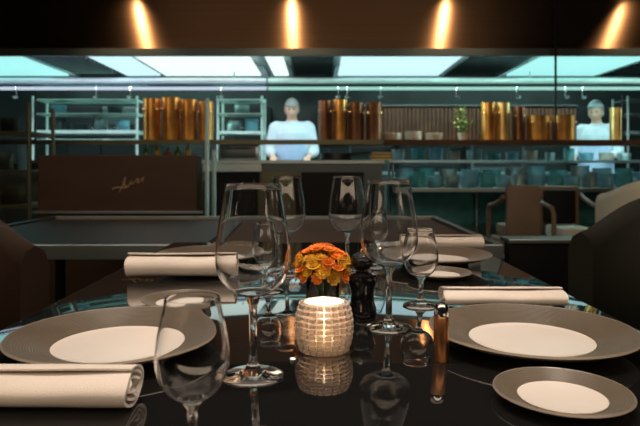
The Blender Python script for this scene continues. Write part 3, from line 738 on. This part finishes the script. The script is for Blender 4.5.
# ------------------------------------------------------------------ cooks
def person(label, loc, rz, m_top, m_head, bow=0.25, apron=True, cap=False):
    t = thing('person', label, 'person', loc, rz)
    # joints: sitter faces -Y
    J = {'pel': (0, 0, .95), 'wst': (0, -.0, 1.10), 'chs': (0, -.01, 1.32), 'nck': (0, -.01, 1.49), 'hd0': (0, -.02, 1.56),
         'hipL': (.09, 0, .90), 'kneL': (.11, -.02, .50), 'ankL': (.12, .02, .09), 'toeL': (.14, -.15, .035),
         'shL': (.185, -.0, 1.445), 'elL': (.255, -.03, 1.17), 'wrL': (.20, -.26, 1.10), 'hdL': (.185, -.33, 1.09)}
    R = {'pel': .15, 'wst': .135, 'chs': .155, 'nck': .062, 'hd0': .058, 'hip': .10, 'kne': .062, 'ank': .042, 'toe': .032, 'sh': .065, 'el': .043, 'wr': .028, 'hd': .030}
    E = [('pel', 'wst'), ('wst', 'chs'), ('chs', 'nck'), ('nck', 'hd0')]
    for s in 'LR':
        if s == 'R':
            for k_ in list(J):
                if k_.endswith('L'): x, y, z = J[k_]; J[k_[:-1]+'R'] = (-x, y, z)
        E += [('pel', 'hip'+s), ('hip'+s, 'kne'+s), ('kne'+s, 'ank'+s), ('ank'+s, 'toe'+s), ('chs', 'sh'+s), ('sh'+s, 'el'+s), ('el'+s, 'wr'+s), ('wr'+s, 'hd'+s)]
    def blob(bm, p, q, r0, r1, sy=1.0, n=8):
        p, q = Vector(p), Vector(q)
        P = [p-(q-p).normalized()*r0*.8, p-(q-p).normalized()*r0*.4]+[p.lerp(q, i/n) for i in range(n+1)]+[q+(q-p).normalized()*r1*.4, q+(q-p).normalized()*r1*.8]
        rr = [r0*.45, r0*.85]+[r0+(r1-r0)*i/n for i in range(n+1)]+[r1*.85, r1*.45]
        tube(bm, P, rr, 16)
    def rad(k_): return R.get(k_, R.get(k_[:-1], .05))
    def limbset(names, grow):
        bm = NB()
        for a_, b_ in E:
            if a_ in names and b_ in names: blob(bm, J[a_], J[b_], rad(a_)+grow, rad(b_)+grow)
        return bm
    def torso(bm, grow, z0=.86):
        lathe(bm, [(0, z0-.02), (.13+grow, z0), (.165+grow, .93), (.150+grow, 1.08), (.168+grow, 1.25), (.172+grow, 1.38), (.13+grow, 1.46), (.07+grow, 1.495), (.055+grow, 1.51), (0, 1.512)], 32)
        for v in bm.verts:
            pass
    def remesh(o, vox, sm=6):
        r_ = o.modifiers.new('fuse', 'REMESH'); r_.mode = 'VOXEL'; r_.voxel_size = vox; r_.use_smooth_shade = True
        s_ = o.modifiers.new('smooth', 'SMOOTH'); s_.iterations = sm; s_.factor = .5
        return o
    # body
    bm = NB()
    tb = NB(); torso(tb, 0)
    for v in tb.verts: v.co.y = v.co.y*.68; v.co.x *= 1.02
    me = bpy.data.meshes.new('tmp'); tb.to_mesh(me); tb.free(); bm.from_mesh(me)
    for a_, b_ in E[3:]: blob(bm, J[a_], J[b_], .06 if a_ == 'chs' else (.08 if a_ == 'pel' else rad(a_)), rad(b_))
    # head
    hc = Vector((0, -.035-.05*bow, 1.655)); tilt = Matrix.Rotation(bow, 4, 'X')
    hb = NB(); bmesh.ops.create_icosphere(hb, subdivisions=4, radius=1)
    for v in hb.verts:
        x, y, z = v.co
        jaw = max(0, -z); wdt = 1-.28*jaw*jaw
        v.co = Vector((x*.076*wdt, y*.096*(1-.12*jaw)-(.012*jaw if y < 0 else 0), z*.118))
        if y < -.5 and abs(x) < .20 and -.35 < z < .12: v.co.y -= .024*(1-abs(x)/.20)*(.12-z)/.47*1.3     # nose
        if y < -.6 and .08 < z < .28 and .22 < abs(x) < .52: v.co.y += .010                                # eye sockets
        if y < -.5 and -.62 < z < -.48 and abs(x) < .3: v.co.y -= .005                                      # lips
    for s in (-1, 1): bmesh.ops.create_icosphere(hb, subdivisions=2, radius=1, matrix=Matrix.Translation((s*.076, .008, -.005)) @ Matrix.Diagonal((.012, .022, .033, 1)))
    H = Matrix.Translation(hc) @ tilt
    bmesh.ops.transform(hb, matrix=H, verts=hb.verts); hb.to_mesh(me); hb.free(); bm.from_mesh(me)
    # hands: palm and five fingers
    for s in (-1, 1):
        w0 = Vector((s*.185, -.33, 1.09))
        blob(bm, (s*.195, -.29, 1.095), (s*.185, -.36, 1.085), .028, .034)
        for k_, (dx, L) in enumerate(((-.028, .062), (-.010, .074), (.010, .070), (.027, .055))):
            b0 = w0+Vector((dx, -.045, -.004)); b1 = b0+Vector((dx*.15, -L*.5, -.006)); b2 = b1+Vector((0, -L*.38, -.026))
            tube(bm, [b0+Vector((0, .03, 0)), b0, b1, b2], [.010, .0095, .0088, .0075], 8)
        th0 = w0+Vector((-s*.022, .01, -.004)); tube(bm, [th0, th0+Vector((-s*.028, -.022, -.008)), th0+Vector((-s*.036, -.055, -.016))], [.012, .011, .009], 8)
    body = remesh(obj('body', bm, m_skin, t), .009, 2)
    for s in (-1, 1):
        e = NB(); bmesh.ops.create_icosphere(e, subdivisions=2, radius=.010, matrix=H @ Matrix.Translation((s*.028, -.083, .022))); obj('eye', e, m_eye, t)
    # trousers
    bm = NB()
    for s in 'LR':
        blob(bm, J['hip'+s], J['kne'+s], .118, .082); blob(bm, J['kne'+s], (J['ank'+s][0], J['ank'+s][1], .13), .082, .072)
    lathe(bm, [(0, .80), (.15, .82), (.182, .92), (.170, 1.02), (0, 1.03)], 32)
    for v in bm.verts:
        if v.co.z > .8: v.co.y *= .78
    remesh(obj('trousers', bm, m_trouser, t), .012, 5)
    # jacket with sleeves
    bm = NB(); tb = NB(); torso(tb, .022, .84)
    for v in tb.verts: v.co.y *= .76; v.co.x *= 1.06
    tb.to_mesh(me); tb.free(); bm.from_mesh(me)
    for s in 'LR':
        sx = 1 if s == 'L' else -1
        blob(bm, (sx*.08, 0, 1.455), J['sh'+s], .062, .082); blob(bm, J['sh'+s], J['el'+s], .084, .063)
        e_, w_ = Vector(J['el'+s]), Vector(J['wr'+s]); blob(bm, e_, e_.lerp(w_, .55), .063, .050)
    tube(bm, [(0, -.005, 1.47), (0, -.02, 1.53)], [.085, .072], 20)
    remesh(obj('jacket', bm, m_top, t), .012, 5)
    if apron:
        bm = NB(); n = 20; rings = []
        for j, z in enumerate((.62, .75, .9, 1.02, 1.15, 1.27)):
            hw = 1.25 if z < 1.1 else (1.0 if z < 1.2 else .7); rr = []
            for i in range(n+1):
                a = -PI/2+hw*(i/n*2-1)
                rx, ry = (.215, .172)
                rr.append((Vector((rx*math.cos(a), ry*math.sin(a), z)), Vector(((rx+.006)*math.cos(a), (ry+.006)*math.sin(a), z))))
            rings.append([(bm.verts.new(p), bm.verts.new(q)) for p, q in rr])
        for p, q in zip(rings[:-1], rings[1:]):
            for i in range(n):
                bm.faces.new((p[i][0], p[i+1][0], q[i+1][0], q[i][0])); bm.faces.new((p[i+1][1], p[i][1], q[i][1], q[i+1][1]))
            bm.faces.new((p[0][0], q[0][0], q[0][1], p[0][1])); bm.faces.new((p[n][0], p[n][1], q[n][1], q[n][0]))
        for p in (rings[0], rings[-1]):
            for i in range(n): bm.faces.new((p[i][0], p[i][1], p[i+1][1], p[i+1][0]))
        obj('apron', bm, m_apron, t)
    for s in (-1, 1):
        bm = NB(); tube(bm, [(s*.12, .07, .05), (s*.122, .02, .055), (s*.13, -.08, .045), (s*.138, -.16, .035)], [.040, .050, .045, .028], 14)
        for v in bm.verts: v.co.z = max(0.0, v.co.z)
        obj('shoe', bm, m_shoe, t)
    # hair or cap
    hb = NB(); bmesh.ops.create_icosphere(hb, subdivisions=4, radius=1)
    dele = [v for v in hb.verts if (v.co.z < .30 and v.co.y < -.15) or v.co.z < -.45]
    bmesh.ops.delete(hb, geom=dele, context='VERTS')
    for v in hb.verts:
        x, y, z = v.co; v.co = Vector((x*.084, y*.103, z*.124+.002))
        if not cap: v.co *= 1+.03*noise.noise(Vector((x, y, z))*6)
        elif z > .2: v.co.z += .025; v.co.x *= 1.04
    bmesh.ops.transform(hb, matrix=H, verts=hb.verts)
    h_ = obj('cap' if cap else 'hair', hb, m_head, t); sm = h_.modifiers.new('thick', 'SOLIDIFY'); sm.thickness = .006; sm.offset = 1
    return t
person('cook with short grey hair, white jacket and blue apron behind the pass', ((292-320)*6.95/600, 6.95, 0), 0, m_jacket, m_hair, .35)
person('cook in a pale cap and white jacket at the far right of the kitchen', ((597-320)*7.35/600, 7.35, 0), -.7, m_jacket, m_cap, .25, True, True)
